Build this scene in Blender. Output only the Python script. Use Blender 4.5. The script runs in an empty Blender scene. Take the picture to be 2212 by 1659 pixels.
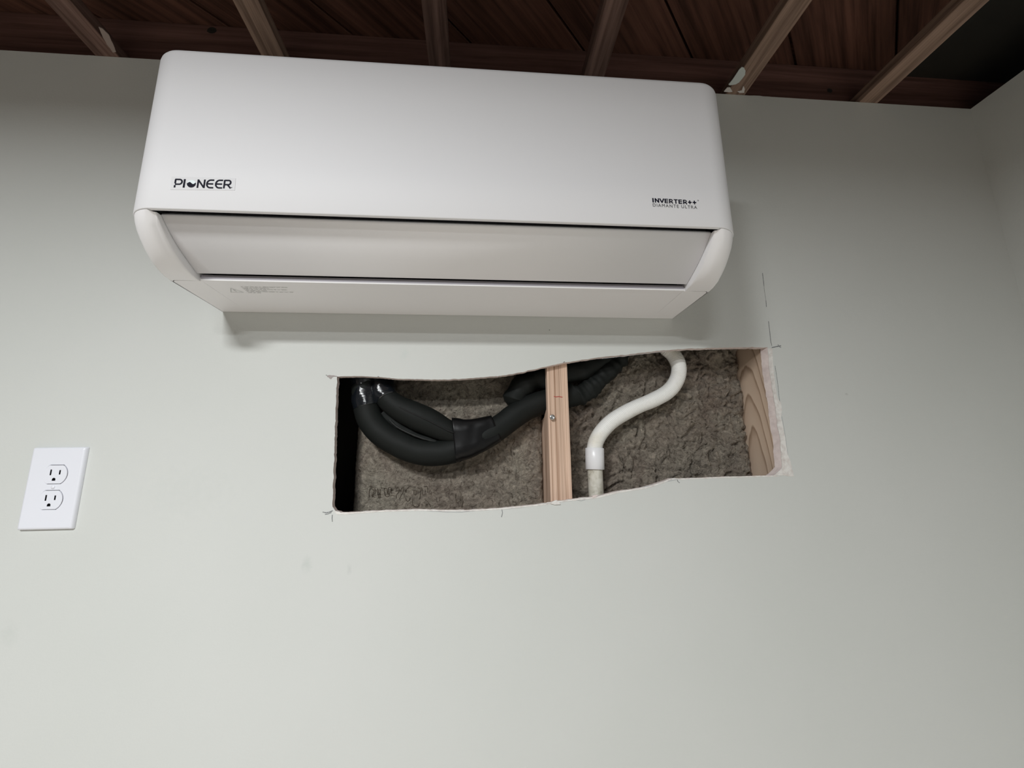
import bpy, bmesh, math, random
from mathutils import Vector, Matrix, noise, geometry
random.seed(7)
scene = bpy.context.scene
col = scene.collection

# ------------------------------------------------------------------ camera
F_PX, CX, CY = 921.18, 1106.0, 829.5
YAW, PITCH, ROLL = 0.0833, 0.1988, -0.0139
CAM = Vector((0.0369, -0.7518, -0.2808))
fwd = Vector((math.sin(YAW)*math.cos(PITCH), math.cos(YAW)*math.cos(PITCH), math.sin(PITCH)))
r0 = Vector((math.cos(YAW), -math.sin(YAW), 0)); u0 = r0.cross(fwd)
RT = r0*math.cos(ROLL) + u0*math.sin(ROLL)
UP = u0*math.cos(ROLL) - r0*math.sin(ROLL)
cd = bpy.data.cameras.new('camera'); cam = bpy.data.objects.new('camera', cd); col.objects.link(cam)
m = Matrix((RT, UP, -fwd)).transposed().to_4x4(); m.translation = CAM
cam.matrix_world = m
cd.sensor_width = 36; cd.lens = F_PX/2212*36; cd.clip_start = 0.01
scene.camera = cam

def at(u, v, y):
    """world point seen at photo pixel (u,v) lying in the vertical plane y"""
    d = fwd + RT*((u-CX)/F_PX) - UP*((v-CY)/F_PX)
    return CAM + d*((y-CAM.y)/d.y)

# ------------------------------------------------------------------ world, lights, exposure
w = bpy.data.worlds.new('world'); scene.world = w; w.use_nodes = True
w.node_tree.nodes['Background'].inputs[0].default_value = (0.8, 0.85, 0.9, 1)
w.node_tree.nodes['Background'].inputs[1].default_value = 0.02
def area(name, loc, sx, sy, power, color):
    l = bpy.data.lights.new(name, 'AREA'); l.shape = 'RECTANGLE'; l.size = sx; l.size_y = sy
    l.energy = power; l.color = color; l.spread = math.radians(173)
    o = bpy.data.objects.new(name, l); o.location = loc; col.objects.link(o); return o
area('ceiling_panel_light', (-0.58, -1.40, 0.50), 0.28, 0.22, 37.0, (0.975, 1.0, 1.0))
area('ceiling_panel_light', (-0.38, -2.1, 0.50), 0.34, 0.12, 28.0, (0.97, 1.0, 1.02))
vs = scene.view_settings
scene.display_settings.display_device = 'sRGB'
vs.view_transform = 'Standard'; vs.look = 'None'; vs.gamma = 1; vs.use_curve_mapping = False
vs.exposure = 0.0

# ------------------------------------------------------------------ materials
def mat(name, base, rough=0.6, metal=0.0, spec=0.5):
    mt = bpy.data.materials.new(name); mt.use_nodes = True
    b = mt.node_tree.nodes['Principled BSDF']
    b.inputs['Base Color'].default_value = (*base, 1); b.inputs['Roughness'].default_value = rough
    b.inputs['Metallic'].default_value = metal; b.inputs['Specular IOR Level'].default_value = spec
    return mt
def N(mt, t, **kw):
    n = mt.node_tree.nodes.new(t)
    for k, v in kw.items():
        if k.startswith('i_'): n.inputs[k[2:].replace('_', ' ')].default_value = v
        else: setattr(n, k, v)
    return n
def L(mt, a, b): mt.node_tree.links.new(a, b)
def coords(mt, scale=(1, 1, 1), rot=(0, 0, 0), loc=(0, 0, 0)):
    tc = N(mt, 'ShaderNodeTexCoord'); mp = N(mt, 'ShaderNodeMapping')
    mp.inputs['Scale'].default_value = scale; mp.inputs['Rotation'].default_value = rot; mp.inputs['Location'].default_value = loc
    L(mt, tc.outputs['Object'], mp.inputs['Vector']); return mp.outputs['Vector']
def ramp(mt, fac, stops):
    r = N(mt, 'ShaderNodeValToRGB'); e = r.color_ramp.elements
    e[0].position, e[0].color = stops[0][0], (*stops[0][1], 1)
    e[1].position, e[1].color = stops[-1][0], (*stops[-1][1], 1)
    for p_, c_ in stops[1:-1]:
        x = e.new(p_); x.color = (*c_, 1)
    L(mt, fac, r.inputs['Fac']); return r.outputs['Color']
def bump(mt, h, strength, dist):
    b = N(mt, 'ShaderNodeBump'); b.inputs['Strength'].default_value = strength; b.inputs['Distance'].default_value = dist
    L(mt, h, b.inputs['Height']); L(mt, b.outputs['Normal'], mt.node_tree.nodes['Principled BSDF'].inputs['Normal'])
def base(mt, c): L(mt, c, mt.node_tree.nodes['Principled BSDF'].inputs['Base Color'])
def noise_tex(mt, vec, scale, detail=4, rough=0.55, dist=0.0):
    n = N(mt, 'ShaderNodeTexNoise'); n.inputs['Scale'].default_value = scale; n.inputs['Detail'].default_value = detail
    n.inputs['Roughness'].default_value = rough; n.inputs['Distortion'].default_value = dist
    L(mt, vec, n.inputs['Vector']); return n.outputs['Fac']

# painted drywall: pale sage grey with roller stipple and a few faint smudges
paint = mat('wall_paint', (0.60, 0.63, 0.59), 0.75, spec=0.3)
v = coords(paint)
f1 = noise_tex(paint, v, 2.2, 3)
cpaint = ramp(paint, f1, [(0.3, (0.60, 0.615, 0.59)), (0.7, (0.63, 0.64, 0.62))])
def smudge(mt, colin, pos, rad, target, amt):
    tc = N(mt, 'ShaderNodeTexCoord')
    s = N(mt, 'ShaderNodeVectorMath', operation='SUBTRACT'); L(mt, tc.outputs['Object'], s.inputs[0]); s.inputs[1].default_value = pos
    dv = N(mt, 'ShaderNodeVectorMath', operation='DIVIDE'); L(mt, s.outputs[0], dv.inputs[0]); dv.inputs[1].default_value = rad
    ln = N(mt, 'ShaderNodeVectorMath', operation='LENGTH'); L(mt, dv.outputs[0], ln.inputs[0])
    n = N(mt, 'ShaderNodeTexNoise'); n.inputs['Scale'].default_value = 90; n.inputs['Detail'].default_value = 3; L(mt, tc.outputs['Object'], n.inputs['Vector'])
    a = N(mt, 'ShaderNodeMath', operation='MULTIPLY_ADD'); L(mt, n.outputs['Fac'], a.inputs[0]); a.inputs[1].default_value = 1.6; L(mt, ln.outputs['Value'], a.inputs[2])
    mr = N(mt, 'ShaderNodeMapRange'); L(mt, a.outputs[0], mr.inputs['Value'])
    mr.inputs['From Min'].default_value = 0.75; mr.inputs['From Max'].default_value = 1.6; mr.inputs['To Min'].default_value = amt; mr.inputs['To Max'].default_value = 0
    mx = N(mt, 'ShaderNodeMix', data_type='RGBA'); L(mt, mr.outputs[0], mx.inputs[0]); L(mt, colin, mx.inputs[6]); mx.inputs[7].default_value = (*target, 1)
    return mx.outputs[2]
for (u_, v_, ru, rz, tg, am) in ((664, 1218, .012, .018, (.42, .47, .44), .35), (755, 1230, .006, .011, (.45, .47, .45), .3), (873, 765, .012, .028, (.5, .57, .54), .25),
                                 (1829, 851, .005, .003, (.35, .36, .34), .5), (1187, 713, .0015, .0022, (.1, .1, .1), 1.0), (405, 1062, .10, .06, (.50, .53, .50), .15), (18, 1372, .02, .03, (.5, .53, .5), .3)):
    P = at(u_, v_, 0); cpaint = smudge(paint, cpaint, P, (ru, 1, rz), tg, am)
base(paint, cpaint); bump(paint, noise_tex(paint, v, 260, 3), 0.12, 0.0015)

gypsum = mat('gypsum_cut', (0.56, 0.47, 0.44), 0.9, spec=0.1)
v = coords(gypsum); base(gypsum, ramp(gypsum, noise_tex(gypsum, v, 70, 5), [(0.3, (0.62, 0.53, 0.51)), (0.7, (0.78, 0.69, 0.66))])); bump(gypsum, noise_tex(gypsum, v, 250, 4), 0.4, 0.001)
torn = mat('torn_paper', (0.72, 0.69, 0.66), 0.9, spec=0.1)
v = coords(torn); base(torn, ramp(torn, noise_tex(torn, v, 120, 5), [(0.3, (0.62, 0.57, 0.54)), (0.6, (0.78, 0.76, 0.73))])); bump(torn, noise_tex(torn, v, 200, 5), 0.5, 0.001)
pencil = mat('pencil', (0.16, 0.16, 0.17), 0.6)
v = coords(pencil); base(pencil, ramp(pencil, noise_tex(pencil, v, 400, 3), [(0.35, (0.10, 0.10, 0.11)), (0.65, (0.30, 0.31, 0.31))]))
pencil_faint = mat('faint_pencil', (0.40, 0.41, 0.42), 0.7)
red_ink = mat('red_ink', (0.42, 0.05, 0.04), 0.7)
white_paint = mat('paint_daub', (0.55, 0.60, 0.58), 0.7)
plaster_white = mat('plaster_crumbs', (0.6, 0.57, 0.55), 0.9)

shell = mat('white_plastic', (0.76, 0.755, 0.775), 0.6, spec=0.3)
v = coords(shell); bump(shell, noise_tex(shell, v, 900, 2), 0.05, 0.0004)
shell2 = mat('white_plastic_body', (0.84, 0.83, 0.845), 0.5, spec=0.35)
dark_in = mat('dark_interior', (0.035, 0.033, 0.036), 0.7)
lip_grey = mat('grey_lip', (0.36, 0.34, 0.37), 0.5)
black_ink = mat('black_ink', (0.006, 0.006, 0.016), 0.6, spec=0.15)
grey_ink = mat('grey_ink', (0.13, 0.13, 0.13), 0.5)
print_grey = mat('print_grey', (0.17, 0.18, 0.16), 0.6)
sticker = mat('clear_sticker', (0.70, 0.695, 0.71), 0.5, spec=0.3)
silver = mat('silver_ball', (0.80, 0.88, 0.90), 0.35)
outlet_white = mat('outlet_plastic', (0.79, 0.80, 0.86), 0.3)
slot_dark = mat('slot_dark', (0.03, 0.03, 0.035), 0.6)
chrome = mat('screw_steel', (0.6, 0.6, 0.6), 0.25, 1.0)

foam = mat('black_foam', (0.0085, 0.0100, 0.0092), 0.65, spec=0.22)
v = coords(foam); bump(foam, noise_tex(foam, v, 500, 3), 0.15, 0.0006)
tape = mat('black_tape', (0.008, 0.010, 0.013), 0.16, spec=0.8)
v = coords(tape, (1, 1, 6)); bump(tape, noise_tex(tape, v, 60, 3, 0.6), 0.35, 0.002)
tape_matte = mat('black_tape_matte', (0.0045, 0.0045, 0.005), 0.35, spec=0.25)
hose_white = mat('hose_white', (0.80, 0.795, 0.76), 0.45)
v = coords(hose_white); base(hose_white, ramp(hose_white, noise_tex(hose_white, v, 18, 3), [(0.3, (0.80, 0.77, 0.69)), (0.5, (0.90, 0.895, 0.87))]))
pvc_new = mat('coupling_white', (0.86, 0.86, 0.88), 0.3)
pvc_old = mat('pvc_dirty', (0.7, 0.67, 0.58), 0.45)
v = coords(pvc_old); base(pvc_old, ramp(pvc_old, noise_tex(pvc_old, v, 55, 5, .6, .6), [(0.28, (0.30, 0.27, 0.21)), (0.42, (0.62, 0.59, 0.50)), (0.6, (0.76, 0.73, 0.65))]))

wool = mat('mineral_wool', (0.25, 0.22, 0.18), 0.95, spec=0.05)
v = coords(wool)
n1 = noise_tex(wool, v, 9, 6, 0.6, 0.4)
c1 = ramp(wool, n1, [(0.32, (0.34, 0.28, 0.235)), (0.5, (0.43, 0.375, 0.315)), (0.68, (0.47, 0.425, 0.355))])
n2 = noise_tex(wool, v, 85, 6, 0.68, 1.6)
c2 = ramp(wool, n2, [(0.33, (0.42, 0.39, 0.36)), (0.45, (0.95, 0.94, 0.93)), (0.68, (1.5, 1.5, 1.47))])
mx = N(wool, 'ShaderNodeMix', data_type='RGBA', blend_type='MULTIPLY'); mx.inputs[0].default_value = 1
L(wool, c1, mx.inputs[6]); L(wool, c2, mx.inputs[7]); base(wool, mx.outputs[2])
bump(wool, noise_tex(wool, v, 62, 9, 0.72, 2.6), 1.0, 0.012)

def wood(name, dark, light, scale, lines=(9, 0.5), rough=0.75, knot=False, bmp=0.2, contrast=(0.35, 0.65)):
    mt = mat(name, light, rough, spec=0.2)
    v = coords(mt, scale)
    a = noise_tex(mt, v, 1.0, 5, 0.62, 0.3)
    c = ramp(mt, a, [(contrast[0], dark), (contrast[1], light)])
    b = noise_tex(mt, v, 0.22, 2, 0.5)
    c2 = ramp(mt, b, [(0.3, (0.7, 0.68, 0.66)), (0.7, (1.15, 1.15, 1.15))])
    x = N(mt, 'ShaderNodeMix', data_type='RGBA', blend_type='MULTIPLY'); x.inputs[0].default_value = 1
    L(mt, c, x.inputs[6]); L(mt, c2, x.inputs[7]); base(mt, x.outputs[2]); bump(mt, a, bmp, 0.001)
    return mt
stud_wood = wood('stud_pine', (0.40, 0.25, 0.17), (0.74, 0.54, 0.42), (520, 40, 1.5), contrast=(0.40, 0.52))
joist_wood = wood('joist_wood', (0.13, 0.083, 0.062), (0.34, 0.235, 0.18), (90, 4, 90))
joist_dark = wood('joist_wood_old', (0.09, 0.052, 0.042), (0.23, 0.145, 0.12), (90, 4, 90))
rim_wood = wood('rim_wood', (0.09, 0.045, 0.036), (0.17, 0.09, 0.075), (3, 60, 80))
board_wood = wood('board_wood', (0.042, 0.018, 0.012), (0.13, 0.060, 0.042), (2.5, 60, 60))
shade_knot_black = mat('shade_black', (0.012, 0.011, 0.008), 0.8)  # near-black of the knots, also painted shade on stud, backing and last bay
v = coords(shade_knot_black); base(shade_knot_black, ramp(shade_knot_black, noise_tex(shade_knot_black, v, 6, 4), [(0.3, (0.008, 0.008, 0.006)), (0.7, (0.018, 0.015, 0.011))]))

# flat-sawn face of the right stud: cathedral grain
cath = mat('cathedral_pine', (0.5, 0.33, 0.22), 0.7, spec=0.2)
v = coords(cath, (1, 14, 2.6), (0, 0, 0), (0, -0.95, 1.05))
wv = N(cath, 'ShaderNodeTexWave', wave_type='RINGS', rings_direction='SPHERICAL', wave_profile='SAW')
wv.inputs['Scale'].default_value = 2.4; wv.inputs['Distortion'].default_value = 2.2; wv.inputs['Detail'].default_value = 3; wv.inputs['Detail Scale'].default_value = 1.2
L(cath, v, wv.inputs['Vector'])
base(cath, ramp(cath, wv.outputs['Fac'], [(0.0, (0.74, 0.58, 0.45)), (0.7, (0.66, 0.50, 0.38)), (0.93, (0.38, 0.26, 0.18)), (1.0, (0.72, 0.55, 0.42))]))

floor_mat = mat('concrete_floor', (0.42, 0.41, 0.39), 0.8)
v = coords(floor_mat); base(floor_mat, ramp(floor_mat, noise_tex(floor_mat, v, 3, 6), [(0.3, (0.68, 0.60, 0.52)), (0.7, (0.78, 0.70, 0.61))]))

# ------------------------------------------------------------------ helpers
def mesh(name, vs_, fs, m_, parent=None, smooth=False, extra_mats=(), idx=None):
    me = bpy.data.meshes.new(name); me.from_pydata([tuple(p) for p in vs_], [], fs)
    bm = bmesh.new(); bm.from_mesh(me); bmesh.ops.recalc_face_normals(bm, faces=bm.faces); bm.to_mesh(me); bm.free()
    me.materials.append(m_)
    for e in extra_mats: me.materials.append(e)
    if idx:
        for p, i in zip(me.polygons, idx): p.material_index = i
    if smooth: me.polygons.foreach_set('use_smooth', [True]*len(me.polygons))
    o = bpy.data.objects.new(name, me); col.objects.link(o)
    if parent: o.parent = parent
    return o
def tag(o, label=None, cat=None, group=None, kind=None):
    if label: o['label'] = label
    if cat: o['category'] = cat
    if group: o['group'] = group
    if kind: o['kind'] = kind
    return o
def empty(name, loc=(0, 0, 0)):
    o = bpy.data.objects.new(name, None); o.location = loc; o.empty_display_size = 0.05; col.objects.link(o); return o
def rebase(parent):
    """children meshes were built in world coordinates: keep them there under a moved empty"""
    for c in [o for o in col.objects if o.parent == parent]:
        c.data.transform(Matrix.Translation(-parent.location))
def box(name, lo, hi, m_, parent=None, bev=0.0, seg=2, smooth=False):
    bm = bmesh.new(); bmesh.ops.create_cube(bm, size=1)
    for q in bm.verts:
        q.co = Vector([(lo[i]+hi[i])/2 + q.co[i]*(hi[i]-lo[i]) for i in range(3)])
    if bev: bmesh.ops.bevel(bm, geom=bm.edges[:], offset=bev, segments=seg, profile=0.5, affect='EDGES')
    me = bpy.data.meshes.new(name); bm.to_mesh(me); bm.free(); me.materials.append(m_)
    o = bpy.data.objects.new(name, me); col.objects.link(o); o.parent = parent
    if smooth: me.polygons.foreach_set('use_smooth', [True]*len(me.polygons))
    return o
def plate(name, outer, holes, y0, y1, m_, parent=None, side_mat=None, hole_mat=None):
    """x-z outline with holes, thick from y0 (front) to y1 (back)"""
    loops = [list(outer)] + [list(h) for h in holes]
    flat = [p for l in loops for p in l]; n = len(flat)
    tris = geometry.tessellate_polygon([[Vector((p[0], p[1], 0)) for p in l] for l in loops])
    V = [(p[0], y0, p[1]) for p in flat] + [(p[0], y1, p[1]) for p in flat]
    Fs = [tuple(t) for t in tris] + [tuple(i+n for i in reversed(t)) for t in tris]; idx = [0]*len(Fs)
    s = 0
    for li, l in enumerate(loops):
        k = len(l)
        for i in range(k):
            a, b = s+i, s+(i+1) % k
            Fs.append((a, b, b+n, a+n)); idx.append(0 if (li == 0 and not side_mat) else 1)
        s += k
    return mesh(name, V, Fs, m_, parent, extra_mats=[hole_mat or side_mat or m_], idx=idx)
def catmull(pts, n=12):
    P = [Vector(p) for p in pts]; P = [2*P[0]-P[1]] + P + [2*P[-1]-P[-2]]; out = []
    for i in range(1, len(P)-2):
        a, b, c, d = P[i-1:i+3]
        for k in range(n):
            t = k/n
            out.append(0.5*((2*b)+(c-a)*t+(2*a-5*b+4*c-d)*t*t+(3*b-a-3*c+d)*t**3))
    out.append(P[-2]); return out
def resample(pts, step):
    out = [pts[0]]; acc = 0
    for a, b in zip(pts, pts[1:]):
        d = (b-a).length; t = step-acc
        while t <= d:
            out.append(a.lerp(b, t/d)); t += step
        acc = (acc+d) % step if d else acc
    return out
def tube(name, path, rad, m_, parent=None, seg=24, cap=True, wob=0.0, dome=False):
    n = len(path); R = rad if callable(rad) else (lambda i: rad)
    t = [(path[min(i+1, n-1)]-path[max(i-1, 0)]).normalized() for i in range(n)]
    nx = t[0].orthogonal().normalized(); V = []; Fs = []
    for i in range(n):
        nx = (nx-t[i]*nx.dot(t[i])).normalized(); ny = t[i].cross(nx)
        for k in range(seg):
            a = 2*math.pi*k/seg; d = nx*math.cos(a)+ny*math.sin(a); r = R(i)
            p = path[i]+d*r
            if wob: p += d*wob*noise.noise(p*45)
            V.append(p)
    for i in range(n-1):
        for k in range(seg):
            k2 = (k+1) % seg; Fs.append((i*seg+k, i*seg+k2, (i+1)*seg+k2, (i+1)*seg+k))
    if cap:
        Fs.append(tuple(range(seg))[::-1]); Fs.append(tuple((n-1)*seg+k for k in range(seg)))
    o = mesh(name, V, Fs, m_, parent, smooth=True)
    return o
def ribbon_geo(pts, wd, closed=False):
    """2-D polyline -> strip vertices and quads (points are (a,b))"""
    P = [Vector(p) for p in pts]; n = len(P); V = []; Fs = []
    W = wd if callable(wd) else (lambda i: wd)
    for i in range(n):
        a = P[(i-1) % n] if (closed or i) else P[0]; b = P[(i+1) % n] if (closed or i < n-1) else P[-1]
        d = (b-a).normalized(); q = Vector((-d.y, d.x))
        V += [P[i]+q*W(i)/2, P[i]-q*W(i)/2]
    for i in range(n if closed else n-1):
        j = (i+1) % n; Fs.append((2*i, 2*j, 2*j+1, 2*i+1))
    return V, Fs
def marks(name, polylines, y, m_, parent, depth=0.0003, wd=0.0009, to3=None):
    """flat hand drawn / printed strokes as one part lying on plane y (x,z points)"""
    V = []; Fs = []
    for si, pl in enumerate(polylines):
        if isinstance(pl, dict): pts, w_, cl = pl['p'], pl.get('w', wd), pl.get('c', False)
        else: pts, w_, cl = pl, wd, False
        v_, f_ = ribbon_geo(pts, w_, cl); n = len(V); k = len(v_)
        conv = to3 or (lambda p, s: (p[0], y-s, p[1]))
        V += [tuple(c_-(si % 40)*4e-6*(i_ == 1) for i_, c_ in enumerate(conv(p, depth))) for p in v_]
        Fs += [tuple(q+n for q in f) for f in f_]
    return mesh(name, V, Fs, m_, parent)
def px(pts, y=0.0):
    out = []
    for u_, v_ in pts:
        p = at(u_, v_, y); out.append((p.x, p.z))
    return out
def z5(*p): return [(680+a/3.95, 720+b/3.95) for a, b in p]
def z6(*p): return [(1180+a/3.95, 720+b/3.95) for a, b in p]

# ------------------------------------------------------------------ setting
ZC = 0.5226; XR = 1.172; XL = -3.0; YB = -4.0; ZF = -1.92
# wall opening, outlined on the painted face
top_e = z5((190, 372), (240, 366), (400, 366), (540, 372), (700, 385), (900, 392), (1100, 395), (1300, 384), (1560, 365), (1700, 345), (1860, 310)) \
      + z6((0, 285), (150, 250), (430, 208), (700, 180), (950, 150), (1200, 130), (1500, 122), (1700, 118), (1890, 120))
right_e = z6((1905, 300), (1928, 450), (1955, 600), (1978, 800), (1998, 900), (2010, 1060), (2018, 1140))
bot_e = z6((1985, 1175), (1940, 1212), (1500, 1225), (1200, 1237), (1065, 1238), (980, 1270), (850, 1310), (600, 1350), (500, 1372), (430, 1393), (250, 1412), (100, 1432)) \
      + z5((2000, 1445), (1800, 1470), (1600, 1490), (1300, 1508), (1100, 1508), (900, 1502), (600, 1510), (400, 1522), (220, 1530), (175, 1515), (152, 1480))
left_e = z5((156, 1300), (166, 1000), (176, 700), (184, 500))
def jag(pts, step, amp, seed):
    out = []
    n = len(pts)
    for i in range(n):
        a = Vector(pts[i]); b = Vector(pts[(i+1) % n]); k = max(1, int((b-a).length/step))
        q = Vector((-(b-a).y, (b-a).x)).normalized()
        for j in range(k):
            p = a.lerp(b, j/k); t = noise.noise(Vector((p.x*90+seed, p.y*90, 0)))+.6*noise.noise(Vector((p.x*320, p.y*320+seed, 3)))
            p = p+q*amp*t; out.append((p.x, p.y))
    return out
hole = jag(px(top_e+right_e+bot_e+left_e), 0.003, 0.0011, 1.7)
T = 0.0127
wall = plate('wall_front', [(XL, ZF), (XR, ZF), (XR, ZC), (XL, ZC)], [hole], 0.0, T, paint, hole_mat=gypsum)
tag(wall, 'pale sage grey painted drywall with an irregular opening cut below the white air conditioner', kind='structure')
wr = box('wall_right', (XR, YB, ZF), (XR+0.1, 0.15, ZC), paint); tag(wr, 'pale grey side wall at the right end of the room', kind='structure')
wl = box('wall_left', (XL-0.1, YB, ZF), (XL, 0.15, ZC+0.15), paint); tag(wl, kind='structure')
wb = box('wall_back', (XL-0.1, YB-0.1, ZF), (XR+0.1, YB, ZC+0.15), paint); tag(wb, kind='structure')
wb.data.materials[0] = wl.data.materials[0] = mat('far_wall_paint', (0.28, 0.28, 0.275), 0.8)
fl = box('floor', (XL-0.1, YB-0.1, ZF-0.1), (XR+0.1, 0.2, ZF), floor_mat); tag(fl, kind='structure')

for q_ in wall.data.vertices:          # the right cut slants inward behind the face
    if .57 < q_.co.x < .63 and q_.co.y > T/2 and -.31 < q_.co.z < -.05: q_.co.x -= .0062
# studs and framing inside the wall
def stud(name, x0, x1, m_, notch=None, side=None):
    y0, y1, yb = T+0.0004, 0.033, 0.158
    if not notch:
        o = box(name, (x0, y0, ZF), (x1, yb, ZC-0.04), m_, wall, bev=0.0015)
    else:
        zA, zB = notch
        prof = [(y0, ZF), (yb, ZF), (yb, zA-.02), (y1+.03, zA-.012), (y1, zA), (y1, zB), (yb, zB+.01), (yb, ZC-0.04), (y0, ZC-0.04)]
        n = len(prof); V = [(x0, a, b) for a, b in prof]+[(x1, a, b) for a, b in prof]
        Fs = [tuple(range(n)), tuple(range(2*n-1, n-1, -1))]+[(i, (i+1) % n, n+(i+1) % n, n+i) for i in range(n)]
        o = mesh(name, V, Fs, m_, wall)
    return o
mid = stud('stud', 0.1662, 0.2045, stud_wood, notch=(-0.170, 0.06))
rst = stud('stud', 0.592, 0.630, cath)
lst = stud('stud', -0.300, -0.262, shade_knot_black)  # coloured near-black: the shade of the gap beside the wool
tp = box('top_plate', (XL, T+.0004, ZC-0.038), (XR, 0.158, ZC-0.0005), stud_wood, wall)
bk = box('backing_sheet', (XL, 0.160, ZF), (XR, 0.172, ZC), shade_knot_black, wall)  # near-black colour stands for the shade deep in the cavity
# red carpenter's tick and the screw in the middle stud
marks('red_mark', [{'p': px([(1196.5, 856), (1201, 857.5), (1207, 856.6), (1215, 858)], T), 'w': .0014}], T+.0004, red_ink, mid)
def lathe(name, c, prof, m_, parent, seg=24, axis='y'):
    V = []; Fs = []
    for (r, h) in prof:
        for k in range(seg):
            a = 2*math.pi*k/seg
            V.append((c[0]+r*math.cos(a), c[1]+h, c[2]+r*math.sin(a)))
    for i in range(len(prof)-1):
        for k in range(seg):
            k2 = (k+1) % seg; Fs.append((i*seg+k, i*seg+k2, (i+1)*seg+k2, (i+1)*seg+k))
    Fs.append(tuple(range(seg))); Fs.append(tuple((len(prof)-1)*seg+k for k in range(seg)))
    return mesh(name, V, Fs, m_, parent, smooth=True)
sp = at(1192, 902, T)
scr = lathe('screw', (sp.x, T, sp.z), [(0.0016, 0.004), (0.0018, -0.003), (0.0047, -0.0055), (0.0049, -0.0062), (0.004, -0.0068), (0.0017, -0.0069), (0.0012, -0.0055), (0.0004, -0.0050)], chrome, mid)
scr['label'] = 'silver screw head driven into the stud below the red tick'

# torn paper, crumbs and pencil marks round the opening
def blob(name, poly, y0, y1, m_, parent, j=0.0008, seed=0, step=.002):
    return plate(name, jag(px(poly), step, j, seed), [], y0, y1, m_, parent)
tr = blob('torn_paper', z6((1893, 128), (1925, 132), (1938, 300), (1958, 480), (1975, 560), (2003, 600), (2008, 660), (2002, 720), (2025, 820), (2042, 930), (2062, 1040), (2088, 1120), (2112, 1222), (2040, 1216), (1985, 1214), (1940, 1212), (1990, 1172), (2015, 1140), (2005, 1060), (1995, 900), (1973, 800), (1950, 600), (1924, 450), (1902, 300)), -0.0006, 0.0006, torn, wall, .0009, 4)
tr['label'] = 'pale strip of torn paper facing down the right edge of the opening'
blob('torn_paper', z6((1940, 1212), (1500, 1224), (1200, 1237), (1065, 1238), (1060, 1247), (1200, 1248), (1500, 1234), (1800, 1226), (2000, 1222)), -.0005, .0004, torn, wall, .0004, 9)
blob('torn_paper', z6((1065, 1238), (980, 1270), (850, 1310), (600, 1350), (430, 1393), (250, 1412), (100, 1432), (0, 1446), (0, 1456), (100, 1444), (250, 1426), (430, 1408), (600, 1365), (850, 1324), (985, 1283), (1065, 1250)), -.0005, .0004, torn, wall, .0005, 12)
blob('torn_paper', z5((2030, 1447), (1800, 1470), (1600, 1490), (1300, 1508), (1100, 1508), (900, 1502), (600, 1510), (400, 1522), (220, 1530), (180, 1517), (165, 1520), (190, 1545), (280, 1545), (400, 1534), (600, 1522), (900, 1514), (1100, 1520), (1300, 1519), (1600, 1502), (1800, 1482), (2030, 1458)), -.0005, .0004, torn, wall, .0004, 15)
blob('plaster_crumb', z5((2010, 1452), (2025, 1436), (2060, 1422), (2085, 1440), (2095, 1458), (2040, 1462)), -.0025, .002, torn, wall, .0006, 3, .001)
blob('plaster_crumb', [(1279, 1072), (1283, 1069.5), (1289, 1069), (1292, 1070.5), (1287, 1073), (1281, 1076)], -.0012, .001, gypsum, wall, .0004, 5, .001)
blob('torn_paper', z5((104, 362), (118, 358), (140, 360), (165, 356), (190, 364), (188, 373), (162, 371), (150, 377), (140, 390), (128, 384), (122, 374), (106, 373)), -.0005, .0004, mat('scuffed_gypsum', (0.36, 0.32, 0.31), .9), wall, .0012, 21)
ed = marks('pencil_line', [
    px([(1647, 590), (1648.5, 602), (1650, 618)]), px([(1654.5, 650), (1655.5, 663)]),
    {'p': px([(1650, 618), (1652, 634), (1654.5, 650)]), 'w': .0005},
    px([(1660, 694), (1662.5, 716), (1665, 738), (1667, 747)]),
    {'p': px([(1667, 751), (1676, 749), (1687, 747)]), 'w': .0016}, px([(1680, 744), (1683, 749), (1687, 751)]),
    {'p': px([(1674, 790), (1676, 803), (1680, 830), (1683, 860), (1687, 885)]), 'w': .0007},
    px([(718, 1112), (717.5, 1120), (718, 1127)]), {'p': px([(697, 1106), (705, 1107.5), (712, 1106), (719, 1103)]), 'w': .0014}, px([(702, 1111), (709, 1110), (716, 1107)]),
    px([(1084, 1100), (1085.5, 1107), (1084.5, 1113), (1083, 1117)]),
    px([(704, 810), (708, 812)]),
    px([(1462, 1033), (1464, 1040), (1468, 1043)]),
    px([(1217, 783), (1220, 781)]), px([(816, 813), (819, 814)]),
], 0, pencil, wall, wd=.0011)
fp = marks('faint_pencil_line', [
    {'p': px(z5((190, 1543), (400, 1532), (650, 1512), (900, 1512), (1100, 1524), (1250, 1526), (1400, 1512), (1600, 1500)))},
    {'p': px([(1085, 1100), (1120, 1097), (1180, 1089), (1240, 1080), (1256, 1082), (1270, 1077), (1300, 1070), (1330, 1065)])},
    {'p': px([(1340, 1062), (1390, 1052), (1430, 1042), (1462, 1036)])},
    {'p': px([(1689, 900), (1696, 940), (1702, 985), (1710, 1024)])},
    {'p': px([(1300, 775), (1360, 768), (1440, 759)]), 'w': .0005},
], 0, pencil_faint, wall, wd=.0007)

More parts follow.
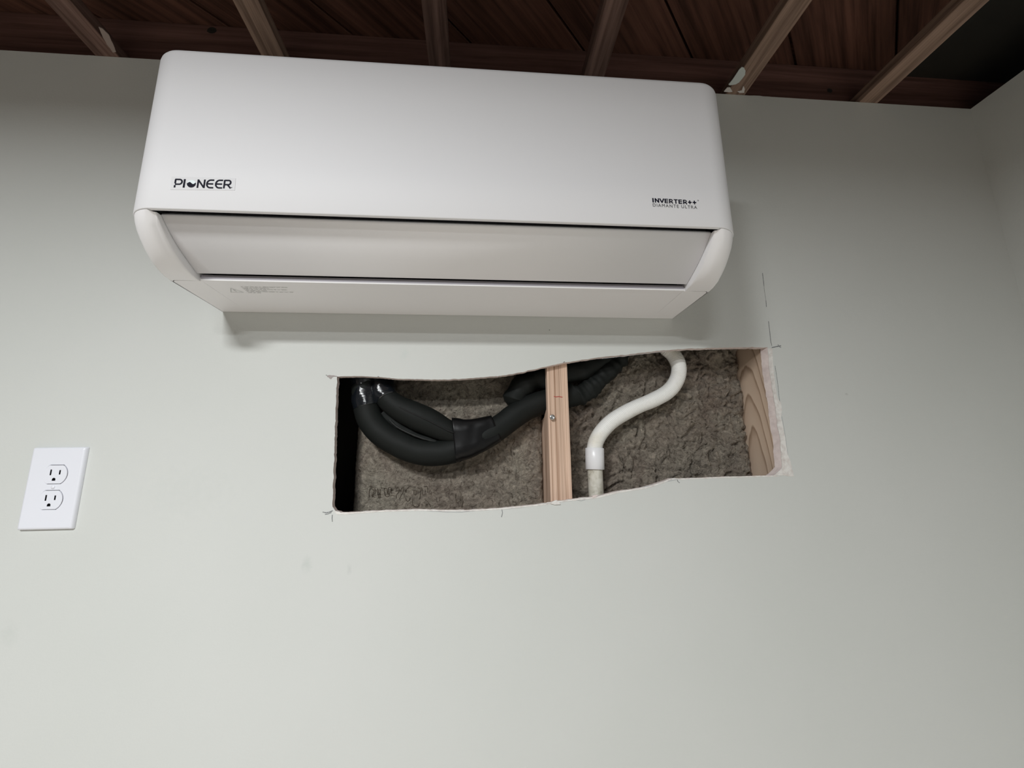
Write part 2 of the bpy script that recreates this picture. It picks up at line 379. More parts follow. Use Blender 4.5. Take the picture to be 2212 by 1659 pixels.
# ------------------------------------------------------------------ ceiling: joists, rim board, diagonal boards
ZB = 0.645
ceil = box('ceiling', (XL-0.1, YB-0.1, ZB+0.024), (XR+0.3, 0.25, ZB+0.05), board_wood)
tag(ceil, 'open wooden ceiling of dark battens under diagonal sheathing boards', kind='structure')
jx = [(-1.355, -1.310), (-1.03, -0.985), (-0.708, -0.665), (-0.3875, -0.3435), (-0.062, -0.0195), (0.2568, 0.3008), (0.5815, 0.6245), (0.8962, 0.9405)]
joists = []
for i, (a, b) in enumerate(jx):
    o = box('ceiling_batten', (a, YB, ZC+0.0004), (b, 0.026, ZC+0.026), joist_wood if i in (7, 3, 6) else joist_dark, ceil, bev=0.002); joists.append(o)
x = jx[0][0]-.325
while x > XL:
    box('ceiling_batten', (x, YB, ZC+.0004), (x+.044, .026, ZC+.026), joist_dark, ceil); x -= .325
rim = box('rim_board', (XL, 0.027, ZC-0.0002), (XR+0.15, 0.065, ZB-0.0004), rim_wood, ceil)
# knots of the rim board
for (u_, v_, r_) in ((458, 66, .011), (1792, 196, .008)):
    p = at(u_, v_, .027)
    if ZC < p.z < ZB:
        V, Fs = [], []
        marks('knot', [{'p': [(p.x+r_*.5*math.cos(a*.7)*(1+.2*math.sin(3*a)), p.z+r_*.35*math.sin(a*.7)) for a in range(9)], 'w': r_*.8, 'c': True}], .0268, shade_knot_black, rim)
# diagonal boards (45 degrees): joints cross y=0 every 0.24 m
def diag(xc, wd, ln, name='sheathing_board'):
    o = box(name, (-ln/2, -wd/2+.0012, 0), (ln/2, wd/2-.0012, .02), board_wood, None, bev=.0012, seg=1)
    return o
proto = None; d = math.sqrt(.5)
joint0 = 0.247; sp_ = 0.2545; k = -19
while k < 22:
    xc = joint0+(k+.5)*sp_           # crossing of the board's middle with y=0
    # the board's middle line is (xc+t, t); cut it to the room
    t1 = min(0.2, XR+.25-xc); t0 = max(YB-.05, XL-.05-xc)
    if t1-t0 > .1:
        ln = (t1-t0)/d
        o = box('sheathing_board', (-ln/2, -sp_*d/2+.0022, 0), (ln/2, sp_*d/2-.0022, .02), board_wood, ceil, bev=.0012, seg=1)
        tm = (t0+t1)/2
        o.location = (xc+tm, tm, ZB+random.uniform(0, .002)); o.rotation_euler.z = math.pi/4
        o.data.transform(Matrix.Translation((random.uniform(-.0, .0), 0, 0)))
    k += 1
box('shade_black', (1.045, YB, ZB-.012), (XR+.2, 0.0265, ZB-.0005), shade_knot_black, ceil)  # added sheet, its near-black stands for the low light in the last bay
# paint daubs and crumbs on the joists (undersides face down)
def under(name, poly, m_, parent, z=ZC, j=.0012, seed=0, th=.0006):
    pts = []
    for u_, v_ in poly:
        d_ = fwd+RT*((u_-CX)/F_PX)-UP*((v_-CY)/F_PX); q = CAM+d_*((z-CAM.z)/d_.z); pts.append((q.x, q.y))
    pts = jag(pts, .004, j, seed)
    n = len(pts); tris = geometry.tessellate_polygon([[Vector((a, b, 0)) for a, b in pts]])
    V = [(a, b, z-th) for a, b in pts]+[(a, b, z+.0008) for a, b in pts]
    Fs = [tuple(t) for t in tris]+[tuple(q+n for q in t) for t in tris]+[(i, (i+1) % n, n+(i+1) % n, n+i) for i in range(n)]
    return mesh(name, V, Fs, m_, parent)
s3 = lambda *p: [(1500+a/8.51, 60+b/8.51) for a, b in p]
pd = under('paint_daub', s3((870, 722), (915, 735), (940, 790), (930, 860), (880, 930), (820, 1000), (760, 1035), (650, 1055), (625, 1040), (700, 950), (770, 850), (820, 770)), white_paint, joists[6], j=.0005)
pd['label'] = 'pale paint daub on the underside of the batten'
under('plaster_crumb', s3((540, 1170), (600, 1100), (650, 1100), (700, 1170), (640, 1180)), plaster_white, joists[6], seed=4)
under('plaster_crumb', s3((790, 1165), (870, 1150), (900, 1070), (925, 1130), (915, 1195), (830, 1195)), plaster_white, joists[6], seed=8)
under('paint_daub', [(213, 58), (222, 62), (234, 74), (243, 92), (251, 112), (244, 113), (234, 100), (222, 80)], mat('dusty_paint', (0.30, 0.24, 0.215), 0.9), joists[2], seed=6)
# little chips of plaster along the wall's ragged top edge
for (u0_, u1_, hh) in ((1560, 1606, .004), (1608, 1700, .003), (150, 230, .002)):
    a = at(u0_, 200, 0).x; b = at(u1_, 200, 0).x; n = 14
    up_ = [(a+(b-a)*i/n, ZC+hh*abs(noise.noise(Vector((i*.9, u0_, 0))))) for i in range(n+1)]
    plate('plaster_crumb', [(a, ZC-.002)]+up_+[(b, ZC-.002)], [], .0005, .012, paint, wall)

# ------------------------------------------------------------------ insulation in the bays
def wool_y(X, Z, seed, yb, amp):
    p = Vector((X*1.0, seed, Z))
    h = .5*noise.fractal(p*14, 1.0, 2.0, 3)
    q = p+Vector((noise.noise(p*30), 0, noise.noise(p*30+Vector((9, 0, 0)))))*.02
    rd = 1-abs(noise.noise(q*34)); rd = rd**4
    rd2 = 1-abs(noise.noise(q*75+Vector((5, 5, 5)))); rd2 = rd2**4
    fine = noise.fractal(q*120, .8, 2.1, 3)
    return yb + amp*(h*.9 + .75*rd + .45*rd2 + .3*fine - .5)
def batt(name, x0, x1, z0, z1, yb, label, seed, amp, step=.0028):
    nx = int((x1-x0)/step); nz = int((z1-z0)/step); V = []; Fs = []
    for j in range(nz+1):
        for i in range(nx+1):
            X = x0+(x1-x0)*i/nx; Z = z0+(z1-z0)*j/nz
            yy = wool_y(X, Z, seed, yb, amp)
            e = min(X-x0, x1-X); yy += max(0, (.012-e)/.012)**2*.010 + (max(0, (.034-(X-x0))/.034)**2*.045 if x0 < 0 else 0)
            V.append((X, yy, Z))
    w_ = nx+1
    for j in range(nz):
        for i in range(nx): Fs.append((j*w_+i, j*w_+i+1, (j+1)*w_+i+1, (j+1)*w_+i))
    n = len(V); rim_ = list(range(nx+1))+[j*w_+nx for j in range(1, nz+1)]+[nz*w_+i for i in range(nx-1, -1, -1)]+[j*w_ for j in range(nz-1, 0, -1)]
    for r in rim_: V.append((V[r][0], .157, V[r][2]))
    k = len(rim_)
    for i in range(k): Fs.append((rim_[i], rim_[(i+1) % k], n+(i+1) % k, n+i))
    Fs.append(tuple(n+i for i in range(k)))
    o = mesh(name, V, Fs, wool, None, smooth=True)
    return tag(o, label, 'insulation', None)
batt('insulation_batt', -0.204, 0.1655, -0.62, 0.20, .0840, 'grey brown mineral wool batt with faint stamped lettering behind the black pipes', 3.1, .0075)
batt('insulation_batt', 0.2055, 0.5905, -0.62, 0.20, .0815, 'rough grey brown mineral wool batt behind the white hose', 11.7, .014)

# stamped outline characters on the left batt (only their dents can be made out)
s1 = lambda *p: px([(770+a/9.217, 1010+b/9.217) for a, b in p], .0835)
glyphs = [s1((255, 600), (262, 480), (290, 410), (340, 395), (380, 430), (375, 500), (330, 530), (320, 580), (370, 600)),
          s1((320, 440), (345, 440), (345, 490), (320, 490)),
          s1((425, 410), (425, 560), (440, 600), (470, 590), (478, 420)), s1((450, 440), (450, 570)),
          s1((550, 410), (555, 500), (580, 580), (640, 560), (650, 480)), s1((545, 410), (600, 420), (620, 540), (635, 410), (690, 400), (690, 520)),
          s1((670, 560), (760, 560)), s1((780, 450), (800, 400), (840, 400), (850, 470), (800, 540), (790, 620)),
          s1((870, 480), (900, 410), (935, 400), (930, 480), (880, 560), (850, 640)),
          s1((960, 480), (1000, 420), (1060, 380)), s1((970, 600), (990, 660), (1040, 660), (1070, 590)),
          s1((1140, 460), (1170, 450), (1195, 480), (1170, 540), (1145, 520), (1140, 460)),
          s1((1110, 620), (1115, 720), (1150, 780), (1220, 780), (1250, 700)), s1((1235, 420), (1270, 420), (1270, 540), (1250, 640)),
          s1((1300, 390), (1310, 520), (1340, 545), (1370, 520), (1375, 450)), s1((1350, 380), (1410, 380), (1420, 500)),
          s1((1350, 620), (1420, 680), (1480, 790)), s1((1970, 520), (1975, 640), (2010, 690), (2070, 640), (2080, 520), (2050, 470)), s1((2110, 560), (2115, 700), (2090, 800))]
wool_dent = mat('wool_dent', (0.11, 0.09, 0.07), 0.95, spec=0.05)
lb = [o for o in col.objects if o.name == 'insulation_batt'][0]
gl = []
for g in glyphs:
    q_ = [Vector((a, b, 0)) for a, b in g]
    q_ = resample(catmull(q_, 6), .0009) if len(q_) > 2 else resample(q_, .0009)
    if len(q_) > 2: gl.append({'p': [(v_.x, v_.y) for v_ in q_], 'w': .0010})
sg = marks('stamped_lettering', gl, 0, wool_dent, lb, to3=lambda p, s_: (p[0], wool_y(p[0], p[1], 3.1, .0840, .0075)-.0011, p[1]))
sg['kind'] = 'stuff'
sg['label'] = 'faint stamped outline characters'

# ------------------------------------------------------------------ black insulated pipes
def path(zf, y, *p, n=14):
    pts = []
    for q in p:
        (u_, v_), = zf((q[0], q[1])); pts.append(at(u_, v_, q[2] if len(q) > 2 else y))
    return catmull(pts, n)
root = empty('insulated_pipe_pair', at(930, 985, .05))
tag(root, 'black foam insulated pipes taped together and sagging inside the left bay', 'pipe')
RA = .0232
pA = path(z5, .048, (415, 60), (418, 250), (422, 420), (436, 600), (475, 740), (573, 856), (707, 940), (853, 1003), (1000, 1023), (1150, 1007), (1330, 944), (1480, 866), (1610, 775, .052), (1740, 680, .056), (1880, 610, .058), (2060, 560, .060), (2200, 525, .060), (2230, 510, .060))
nA = len(pA)
tube('foam_sleeve', pA, lambda i: RA*(1.0 if i < nA-8 else max(.25, math.cos((i-nA+8)/8*1.3))), foam, root, seg=32, wob=.0006)
pB = path(z5, .040, (545, 60, .05), (550, 250, .05), (565, 420, .047), (610, 545, .043), (725, 640, .042), (860, 705, .042), (1000, 768, .042), (1120, 828, .042), (1200, 856, .044), (1330, 875, .047), (1450, 850, .05))
def rB(i):
    t = i/len(pB); return .0195*(1+.30*math.exp(-((t-.53)/.15)**2)) if t < .8 else .0195*max(.35, 1-(t-.8)*3)
tube('foam_sleeve', pB, rB, foam, root, seg=32, wob=.0008)
# slit of the upper sleeve: a raised dark lip running along its front
def lip(name, pts, y, r_, m_, parent):
    return tube(name, resample(path(z5, y, *pts, n=10), .003), lambda i: r_*(1+.5*noise.noise(Vector((i*.5, 0, 0)))), m_, parent, seg=8)
seam_m = mat('sleeve_slit', (0.004, 0.004, 0.004), .8)
yb_ = .0165
lip('slit', [(655, 580, .026), (740, 640, .0195), (870, 700, yb_), (1000, 760, yb_), (1130, 828, .0195), (1195, 850, .0225)], yb_-.0003, .0012, seam_m, root)
slit_l = mat('sleeve_cut_edge', (0.012, 0.013, 0.012), .7)
lip('cut_edge', [(610, 705, .050), (690, 790, .041), (805, 852, .037), (930, 900, .036), (1050, 928, .040)], .03, .0020, slit_l, root)
tube('gap_shade_fill', path(z5, .056, (590, 680), (680, 775), (800, 850), (930, 903), (1080, 930)), .0125, foam, root, seg=20, wob=.003)  # added black tube standing for the shadow in the gap between the sleeves
# glossy tape round the upper ends of both sleeves
tube('tape_wrap', path(z5, .048, (415, 60), (418, 250), (422, 420), (431, 560), (446, 628)), RA+.0008, tape, root, seg=32, wob=.0035)
tube('tape_wrap', path(z5, .05, (545, 60), (550, 250), (565, 420, .047), (590, 510, .045), (618, 562, .042)), .0215, tape, root, seg=32, wob=.005)
# wide tape band holding both together
pT = path(z5, .047, (1190, 912, .0468), (1300, 898, .0468), (1420, 862, .049), (1545, 812, .052), n=8)
def band(name, P_, hw, hd, m_, parent):
    n = len(P_); seg = 40; V = []; Fs = []
    for i in range(n):
        t = (P_[min(i+1, n-1)]-P_[max(i-1, 0)]).normalized(); side = Vector((0, 1, 0)); up_ = t.cross(side).normalized()
        if up_.z < 0: up_ = -up_
        s = i/(n-1); a_, b_ = hw(s), hd(s)
        for k in range(seg):
            an = 2*math.pi*k/seg; c_, s_ = [math.copysign(abs(q_)**.6, q_) for q_ in (math.cos(an), math.sin(an))]
            # two-lobed section: pinched slightly where the pipes meet
            pinch = 1-.10*(1-s)*math.exp(-(c_/.35)**2)
            p = P_[i]+up_*c_*a_+side*s_*b_*pinch
            p += Vector((0, .0012, .0008))*noise.noise(p*60)
            V.append(p)
    for i in range(n-1):
        for k in range(seg):
            k2 = (k+1) % seg; Fs.append((i*seg+k, i*seg+k2, (i+1)*seg+k2, (i+1)*seg+k))
    Fs.append(tuple(range(seg))); Fs.append(tuple((n-1)*seg+k for k in range(seg)))
    return mesh(name, V, Fs, m_, parent, smooth=True)
band('tape_band', pT, lambda s: .0415-.0155*s, lambda s: .0262-.0015*s, tape_matte, root)
rebase(root)
# third sleeve passing behind the stud and up to the right
root2 = empty('insulated_pipe', at(1150, 830, .06))
tag(root2, 'short black foam wrapped pipe rising behind the stud toward the upper right', 'pipe')
pC = path(z5, .058, (1690, 620, .064), (1712, 540, .062), (1775, 450, .060), (1860, 400), (1960, 375), (2130, 345), (2300, 285), (2460, 195), (2600, 85), (2720, -60))
tube('foam_sleeve', pC, lambda i: .0225*(1+.12*math.sin(i*.25)) if i > 9 else .0225*(.55+.05*i), foam, root2, seg=28, wob=.003)
pD = path(z5, .060, (2200, 560, .060), (2330, 480), (2440, 390), (2555, 270), (2635, 140), (2710, -30))
tube('loose_wrap', pD, lambda i: .019*(1+.25*noise.noise(Vector((i*.3, 2, 0)))), foam, root2, seg=24, wob=.006)
rebase(root2)

# ------------------------------------------------------------------ white drain line
drain = empty('drain_line', at(1285, 1040, .052))
tag(drain, 'white ribbed flexible drain hose joined to a rigid pipe in the right bay', 'hose')
hp = path(z6, .052, (930, -60, .06), (1010, 110, .058), (1080, 180, .055), (1125, 260), (1128, 350), (1090, 440), (1020, 510), (910, 570), (790, 620), (670, 680), (560, 750), (480, 830), (430, 910), (412, 980), (412, 1030), n=20)
hp = resample(hp, .00062)
tube('ribbed_hose', hp, lambda i: .0146+.00030*math.cos(i*2*math.pi/4.5)+(-.0006*math.exp(-((i-len(hp)*.60)/30)**2)), hose_white, drain, seg=28)
cA = at(1284.4, 968, .052); cB = at(1285.2, 1014.5, .052)
def vtube(name, a, b, r_, m_, parent, bev=.0008):
    P_ = [a.lerp(b, t) for t in (0, .02, .5, .98, 1)]
    return tube(name, P_, lambda i: r_-(bev if i in (0, 4) else 0), m_, parent, seg=40)
vtube('coupling', cA, cB, .0177, pvc_new, drain)
cC = Vector((at(1287.5, 1060, .052).x+.001, .052, -.75))
vtube('rigid_pipe', cB+Vector((0, 0, .01)), cC, .0141, pvc_old, drain)
rebase(drain)

# ------------------------------------------------------------------ air conditioner
ac = empty('air_conditioner', (0, 0, 0))
tag(ac, 'white wall mounted mini split air conditioner above the cut opening', 'air conditioner')
HW = 0.4125
def loft_rows(name, rows, m_, parent, thick=None, smooth=True):
    V = [p for r in rows for p in r]; w_ = len(rows[0]); Fs = []
    for i in range(len(rows)-1):
        for j in range(w_-1): Fs.append((i*w_+j, i*w_+j+1, (i+1)*w_+j+1, (i+1)*w_+j))
    o = mesh(name, V, Fs, m_, parent, smooth=smooth)
    if thick:
        md = o.modifiers.new('thick', 'SOLIDIFY'); md.thickness = thick; md.offset = 0
    return o
def plan(hw, yf, R, z, seg=14, back=-0.0005):
    """U-shaped plan outline from left back round the front to right back"""
    pts = [(-hw, back, z)]
    for k in range(seg+1):
        a = math.pi/2*k/seg; pts.append((-hw+R-R*math.cos(a), yf+R-R*math.sin(a), z))
    for k in range(seg+1):
        a = math.pi/2*(1-k/seg); pts.append((hw-R+R*math.cos(a), yf+R-R*math.sin(a), z))
    pts.append((hw, back, z)); return pts
YF, ZT, ZBt = -0.2365, 0.2935, 0.0475
rows = []
th = .0065
# inside face (hidden) -> bottom rim -> outside face -> top rim -> roof
rows.append(plan(HW-th, YF+th, .037, ZBt+.05)); rows.append(plan(HW-th, YF+th, .037, ZBt+.001)); rows.append(plan(HW-th*.8, YF+th*.8, .0372, ZBt))
rows.append(plan(HW-.0010, YF+.0010, .039, ZBt)); rows.append(plan(HW, YF, .040, ZBt+.0012))
for t in (.25, .5, .75): rows.append(plan(HW, YF, .040, ZBt+(ZT-ZBt)*t))
for k in range(6):
    a = math.pi/2*k/5; rr = .010
    rows.append(plan(HW-rr*(1-math.cos(a)), YF+rr*(1-math.cos(a)), .040-rr*(1-math.cos(a))*.8, ZT-rr+rr*math.sin(a)))
rows.append(plan(HW-.03, YF+.03, .012, ZT)); rows.append(plan(.02, -.03, .005, ZT))
cover = loft_rows('front_cover', rows, shell, ac)
# side cheeks following the curved front below the cover
prof_in = [(-.2290, .0470), (-.2235, .0415), (-.2155, .034), (-.2055, .0255), (-.192, .0160), (-.178, .0085), (-.165, .0032), (-.152, .0000), (-.138, -.0018), (-.128, -.0012)]
prof = [(-.2350, .0470), (-.2310, .0410), (-.2240, .0330), (-.2140, .0245), (-.2010, .0150), (-.1870, .0075), (-.1730, .0020), (-.1580, -.0010), (-.1430, -.0020), (-.1310, -.0012)]
XF = .3712; HC = HW-.0015
def cheek(s):
    rows = []
    n = len(prof)
    for i, ((y, z), (yi, zi)) in enumerate(zip(prof, prof_in)):
        t = i/(n-1); R = .032*(1-t)**.9+.006; r_ = []
        r_.append((s*XF, -.10, zi+.012)); r_.append((s*XF, yi+.002, zi+.0008)); r_.append((s*(XF+.0006), yi, zi))
        xs = [XF+.004+k*(HC-R-XF-.004)/4 for k in range(5)] if HC-R > XF+.006 else [XF+.001+k*.0004 for k in range(5)]
        for xx in xs:
            q = min(1, (xx-XF)/.012); q = q*q*(3-2*q); r_.append((s*xx, yi+(y-yi)*q, zi+(z-zi)*q))
        for k in range(1, 13):
            a = math.pi/2*k/12; xx = HC-R+R*math.sin(a); yy = y+R-R*math.cos(a)
            r_.append((s*max(xx, XF+.004+k*.0003), min(yy, -.02), z))
        r_.append((s*HC, -.0005, max(z, 0.0) if i < n-1 else -.0004))
        rows.append(r_)
    return loft_rows('side_cheek', rows, shell2, ac)
cheek(-1); cheek(1)
# bottom panel with its rolled front lip
bp = [(-.0005, .010), (-.0005, 0.0), (-.118, -.0008), (-.1312, -.0016), (-.1326, -.0012), (-.1332, .0007), (-.1322, .0074), (-.120, .012), (-.0005, .030)]
def extrude_x(name, prof_, xa, xb, m_, parent, ends=True, mats=(), idx=None):
    n = len(prof_); V = [(xa, y, z) for y, z in prof_]+[(xb, y, z) for y, z in prof_]
    Fs = [(i, (i+1) % n, n+(i+1) % n, n+i) for i in range(n)]
    if ends: Fs += [tuple(range(n)), tuple(range(2*n-1, n-1, -1))]
    ix = (idx or [0]*n)+([0, 0] if ends else [])
    return mesh(name, V, Fs, m_, parent, extra_mats=mats, idx=ix)
extrude_x('bottom_panel', bp, -XF+.0025, XF-.0025, shell2, ac, mats=(lip_grey,), idx=[0, 0, 0, 0, 0, 1, 1, 0, 0])
for s in (-1, 1):      # the panel's plain ends under the cheeks
    V = []
    a, b = sorted((s*(XF-.0028), s*(HC-.0002)))
    # rounded lip corner in plan
    outline = [(XF-.0028, -.0005), (XF-.0028, -.1306), (XF+.008, -.1306)]+[(HC-.0001-.008+.008*math.sin(q*math.pi/12), -.1306+.008-.008*math.cos(q*math.pi/12)) for q in range(7)]+[(HC-.0001, -.0005)]
    n = len(outline)
    V = [(s*x_, y_, .0008*y_/.118 if y_ > -.118 else -.0008-.0007*(-y_-.118)/.0126) for x_, y_ in outline]+[(s*x_, y_, .004) for x_, y_ in outline]
    Fs = [tuple(range(n)), tuple(range(2*n-1, n-1, -1))]+[(i, (i+1) % n, n+(i+1) % n, n+i) for i in range(n)]
    mesh('bottom_end', V, Fs, shell2, ac)
# flap (louvre): curved blade recessed between the cheeks
fpf = [(-.2205, .0485), (-.2080, .0392), (-.1945, .0303), (-.1810, .0230), (-.1675, .0170), (-.1550, .0120), (-.1460, .0086), (-.1395, .0064)]
fc = catmull([(y, z, 0) for y, z in fpf], 5)
pf = [(q.x, q.y) for q in fc]; inner = [(y+.0016, z+.0032) for y, z in pf][::-1]
flap = extrude_x('air_flap', pf+inner, -XF+.0008, XF-.0008, shell2, ac)
flap.data.polygons.foreach_set('use_smooth', [True]*(len(flap.data.polygons)-2)+[False]*2)
# sloping inner walls of the louvre bay, dark inside
extrude_x('air_outlet', [(-.207, .0500), (-.204, .048), (-.192, .040), (-.168, .0275), (-.130, .0175), (-.001, .034), (-.001, .29), (-.208, .29)], -XF+.0004, XF-.0004, dark_in, ac)
box('back_plate', (-HW+.02, -.012, .008), (HW-.02, -.0004, .285), shell2, ac)

# printed badge, lower left of the cover
YP = YF-.0002
badge = plate('name_badge', [(-.3520, .0740), (-.2742, .0765), (-.2750, .0938), (-.3530, .0925)], [], YP-.0002, YP+.0003, sticker, ac)
def stroke_word(name, strokes, m_, parent, y, wd): return marks(name, strokes, y, m_, parent, depth=0, wd=wd)
bx, bz, H = -.3478, .0771, .0122
def G(gx, pts, w_=1.0, c=False): return {'p': [(bx+(gx+a)*.0102, bz+b*H+(gx+a)*.00022) for a, b in pts], 'w': .0021*w_, 'c': c}
arcN = lambda cx, cz, rx, rz, a0, a1, n=10: [(cx+rx*math.cos(math.radians(a0+(a1-a0)*i/n)), cz+rz*math.sin(math.radians(a0+(a1-a0)*i/n))) for i in range(n+1)]
S = [G(.05, [(0, 0), (0, .28)]), G(.05, [(0, .48), (0, .95)]), G(.05, [(-.06, .95), (.5, .95)]+arcN(.5, .67, .28, .28, 90, -90, 8)+[(0, .39)]),
     G(1.12, [(0, 0), (0, 1.0)], 1.15),
     G(2.74, [(0, 0), (0, 1.0)]), G(2.74, [(0, .95), (.74, .05)]), G(2.74, [(.76, 0), (.76, 1.0)]),
     G(3.80, [(.82, .95)]+arcN(.42, .5, .42, .45, 95, 265, 12)+[(.82, .05)]), G(3.80, [(.05, .5), (.76, .5)]),
     G(4.86, [(.82, .95)]+arcN(.42, .5, .42, .45, 95, 265, 12)+[(.82, .05)]), G(4.86, [(.05, .5), (.76, .5)]),
     G(5.88, [(0, 0), (0, 1.0)]), G(5.88, [(0, .95), (.5, .95)]+arcN(.5, .70, .24, .25, 90, -90, 8)+[(0, .45)]), G(5.88, [(.38, .45), (.8, .02)]),
     G(6.75, [(.02, .14), (.10, .10)], .6)]
stroke_word('lettering', S, black_ink, badge, YP-.0004, .0018)
bc = (bx+1.98*.0102, bz+.50*H); rr = .0053
def disc(name, pts, y, m_, parent): return plate(name, pts, [], y-.0002, y+.0002, m_, parent)
disc('silver_ball', [(bc[0]+rr*math.cos(a*math.pi/16), bc[1]+rr*math.sin(a*math.pi/16)) for a in range(32)], YP-.0003, silver, badge)
low = [(bc[0]+rr*math.cos(math.radians(a)), bc[1]+rr*math.sin(math.radians(a))) for a in range(-195, 21, 9)]
top = [(bc[0]+rr*(1-t*2)*.93, bc[1]+rr*(.33-.32*t+.34*math.sin(-t*2*math.pi)*1.0)) for t in [i/12 for i in range(13)]]
disc('dark_swoosh', low+top, YP-.0006, black_ink, badge)
def text(name, s, x, z, size, m_, parent, y, bold=0.0, sx=1.0, space=1.0, tilt=0.0):
    c = bpy.data.curves.new(name, 'FONT'); c.body = s; c.size = size; c.offset = bold; c.space_character = space; c.extrude = .0001
    t = bpy.data.objects.new(name, c); col.objects.link(t); bpy.context.view_layer.update()
    me = bpy.data.meshes.new_from_object(t.evaluated_get(bpy.context.evaluated_depsgraph_get())); bpy.data.objects.remove(t)
    me.transform(Matrix.Translation((x, y, z)) @ Matrix.Rotation(tilt, 4, 'Y') @ Matrix.Rotation(math.pi/2, 4, 'X') @ Matrix.Diagonal((sx, 1, 1, 1)))
    me.materials.clear(); me.materials.append(m_)
    for p in me.polygons: p.material_index = 0
    o = bpy.data.objects.new(name, me); col.objects.link(o); o.parent = parent; return o
def fit_text(o, x0, x1, z0, z1):
    xs = [q.co.x for q in o.data.vertices]; zs = [q.co.z for q in o.data.vertices]
    a, b, c, d_ = min(xs), max(xs), min(zs), max(zs)
    for q in o.data.vertices:
        q.co.x = x0+(q.co.x-a)/(b-a)*(x1-x0); q.co.z = z0+(q.co.z-c)/(d_-c)*(z1-z0)
LZ, LH = .0822, .0068
def B(gx, pts, w_=1.0): return {'p': [(gx+a*.0058, LZ+b*LH-.0012*(gx-.28)/.064) for a, b in pts], 'w': .0017*w_}
def letter(ch, gx):
    if ch == 'I': return [B(gx, [(.15, 0), (.15, 1)], 1.15)]
    if ch == 'N': return [B(gx, [(.15, 0), (.15, 1)]), B(gx, [(.95, 0), (.95, 1)]), B(gx, [(.12, .95), (.98, .05)])]
    if ch == 'V': return [B(gx, [(.0, 1), (.5, .06)]), B(gx, [(1.0, 1), (.5, .06)])]
    if ch == 'E': return [B(gx, [(.15, 0), (.15, 1)])]+[B(gx, [(.1, q), (.9, q)], .78) for q in (.1, .5, .9)]
    if ch == 'R': return [B(gx, [(.15, 0), (.15, 1)]), B(gx, [(.1, .9), (.6, .9), (.8, .82), (.84, .68), (.78, .52), (.6, .44), (.1, .44)], .8), B(gx, [(.5, .44), (.95, 0)], .9)]
    if ch == 'T': return [B(gx, [(.5, 0), (.5, 1)]), B(gx, [(0, .9), (1, .9)], .8)]
    return [B(gx, [(.5, .08), (.5, .92)], .95), B(gx, [(.04, .5), (.96, .5)], .95)]
S = []; gx = .2802
for ch, adv in zip('INVERTER++', (.0031, .0070, .0064, .0061, .0066, .0064, .0063, .0066, .0064, .0060)):
    S += letter(ch, gx); gx += adv*1.055
t1 = marks('lettering', S, YP-.0001, black_ink, ac, depth=0)
t1['label'] = 'bold black printed word'
t2 = text('lettering', 'DIAMANTE ULTRA', 0, 0, .006, grey_ink, ac, YP-.0001, bold=0, space=1.25); fit_text(t2, .2802, .3440, .0752, .0800)
t2['label'] = 'thin grey printed words'
for t_, dz in ((t2, -.0012),):
    for q in t_.data.vertices: q.co.z += dz*(q.co.x-.28)/.064+.0006
marks('registered_mark', [{'p': [(.3468+.0007*math.cos(a*.785), .0880+.0007*math.sin(a*.785)) for a in range(8)], 'w': .0005, 'c': True}], YP-.0001, grey_ink, ac, depth=0)
# warning triangle and tiny print under the bottom panel
def low3(p, s): return (p[0], p[1], -.0016+.0010*max(0, (p[1]+.118)/.118))
tri = [{'p': [(-.3488, -.0905), (-.3300, -.0905), (-.3405, -.1065)], 'w': .0009, 'c': True}, {'p': [(-.3400, -.1015), (-.3392, -.0960)], 'w': .0008}, {'p': [(-.3390, -.0945), (-.3388, -.0935)], 'w': .0009}]
marks('warning_triangle', tri, 0, print_grey, ac, to3=low3)
lines = [(-.1125, -.262), (-.1080, -.284), (-.1035, -.2575), (-.0990, -.297), (-.0945, -.2555), (-.0900, -.305)]
ws = []
for y_, xe in lines:
    x_ = -.3225
    while x_ < xe:
        L_ = random.choice([.004, .006, .0085])
        n = max(2, int(L_/.0009))
        for q in range(n):
            xx = x_+q*.0010
            ws.append({'p': [(xx, y_-.0010), (xx+random.uniform(-.0004, .0004), y_+.0008)], 'w': .00035})
            if q < n-1 and random.random() < .6: zz = y_+random.choice([-.0009, 0, .0008]); ws.append({'p': [(xx, zz), (xx+.0009, zz)], 'w': .00035})
        x_ += L_+.0016
marks('warning_print', ws, 0, print_grey, ac, to3=low3)

# ------------------------------------------------------------------ wall outlet
ocx, ocz, ow, oh = -.6292, -.2985, .0796, .1268
out = empty('wall_outlet', (ocx, -.0002, ocz))
tag(out, 'white duplex wall outlet with two sockets left of the opening', 'outlet')
def dshape(cx_, cz_, w_=.0172, h_=.0143, n=9):
    pts = []
    for s in (1, -1):
        for k in range(n+1):
            a = math.radians(-56+112*k/n) if s > 0 else math.radians(124+112*k/n)
            pts.append((cx_+w_*math.cos(a)/math.cos(0), max(-h_, min(h_, w_*math.sin(a)))+cz_))
    return pts
rc = [at(123.6, 1023.5, -.006), at(111, 1081, -.006)]
rx_ = sum(q.x for q in rc)/2-.0012; rzs = [q.z for q in rc]
zc_m = sum(rzs)/2; rzs = [zc_m+.0195, zc_m-.0195]
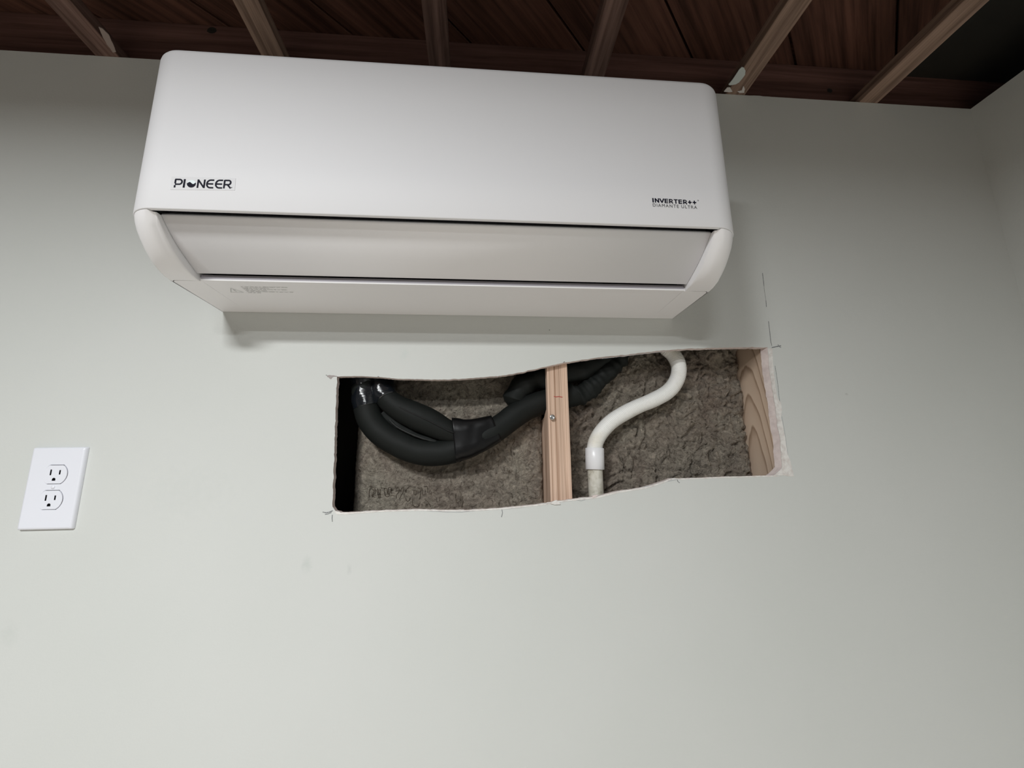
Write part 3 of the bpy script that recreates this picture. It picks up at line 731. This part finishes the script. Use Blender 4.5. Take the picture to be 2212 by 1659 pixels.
# plate: rows of a pillow-edged rectangle with real openings
def rrect(w_, h_, r_, n=4):
    pts = []
    for sx_, sz_, a0 in ((1, 1, 0), (-1, 1, 90), (-1, -1, 180), (1, -1, 270)):
        for k in range(n+1):
            a = math.radians(a0+90*k/n); pts.append((ocx+sx_*(w_/2-r_)+r_*math.cos(a), ocz+sz_*(h_/2-r_)+r_*math.sin(a)))
    return pts
face = plate('cover_plate', rrect(ow-.008, oh-.008, .002), [dshape(rx_, z_, .0182, .0150) for z_ in rzs]+[[(rx_+.0026*math.cos(a*math.pi/6), zc_m+.0026*math.sin(a*math.pi/6)) for a in range(12)]], -.0066, -.0046, outlet_white, out)
# bevelled skirt
sk = [(rrect(ow-.008, oh-.008, .002), -.0066), (rrect(ow-.0045, oh-.0045, .002), -.0063), (rrect(ow-.0018, oh-.0018, .002), -.0048), (rrect(ow-.0003, oh-.0003, .002), -.0022), (rrect(ow, oh, .002), -.0003)]
V = [(a, y_, b) for rr_, y_ in sk for a, b in rr_]; n = len(sk[0][0])
Fs = [(i*n+j, i*n+(j+1) % n, (i+1)*n+(j+1) % n, (i+1)*n+j) for i in range(len(sk)-1) for j in range(n)]
mesh('plate_edge', V, Fs, outlet_white, out, smooth=True)
mesh('plate_back', [(a, -.0012, b) for a, b in rrect(ow-.004, oh-.004, .002)], [tuple(range(n))], slot_dark, out)
def rect(cx_, cz_, w_, h_): return [(cx_-w_/2, cz_-h_/2), (cx_+w_/2, cz_-h_/2), (cx_+w_/2, cz_+h_/2), (cx_-w_/2, cz_+h_/2)]
for z_ in rzs:
    g = [(rx_-.0005+.0026*math.cos(math.radians(a)), z_-.0078+.0026*math.sin(math.radians(a))) for a in range(0, 181, 20)]+[(rx_-.0031, z_-.0098), (rx_+.0021, z_-.0098)]
    rcp = plate('receptacle', dshape(rx_, z_, .0174, .0142), [rect(rx_-.0066, z_+.0032, .0023, .0088), rect(rx_+.0066, z_+.0032, .0023, .0070), g], -.0076, -.0030, outlet_white, out, hole_mat=slot_dark)
    mesh('slot_depth', [(a, -.0031, b) for a, b in dshape(rx_, z_, .0170, .0138)], [tuple(range(20))], slot_dark, rcp)
lathe('screw', (rx_, -.0066, zc_m), [(.0005, -.0018), (.0020, -.0015), (.0030, -.0005), (.0031, .0005)], outlet_white, out, seg=20)
for c_ in [o for o in col.objects if o.parent and (o.parent == out or (o.parent.parent == out))]:
    c_.data.transform(Matrix.Translation(-out.location))
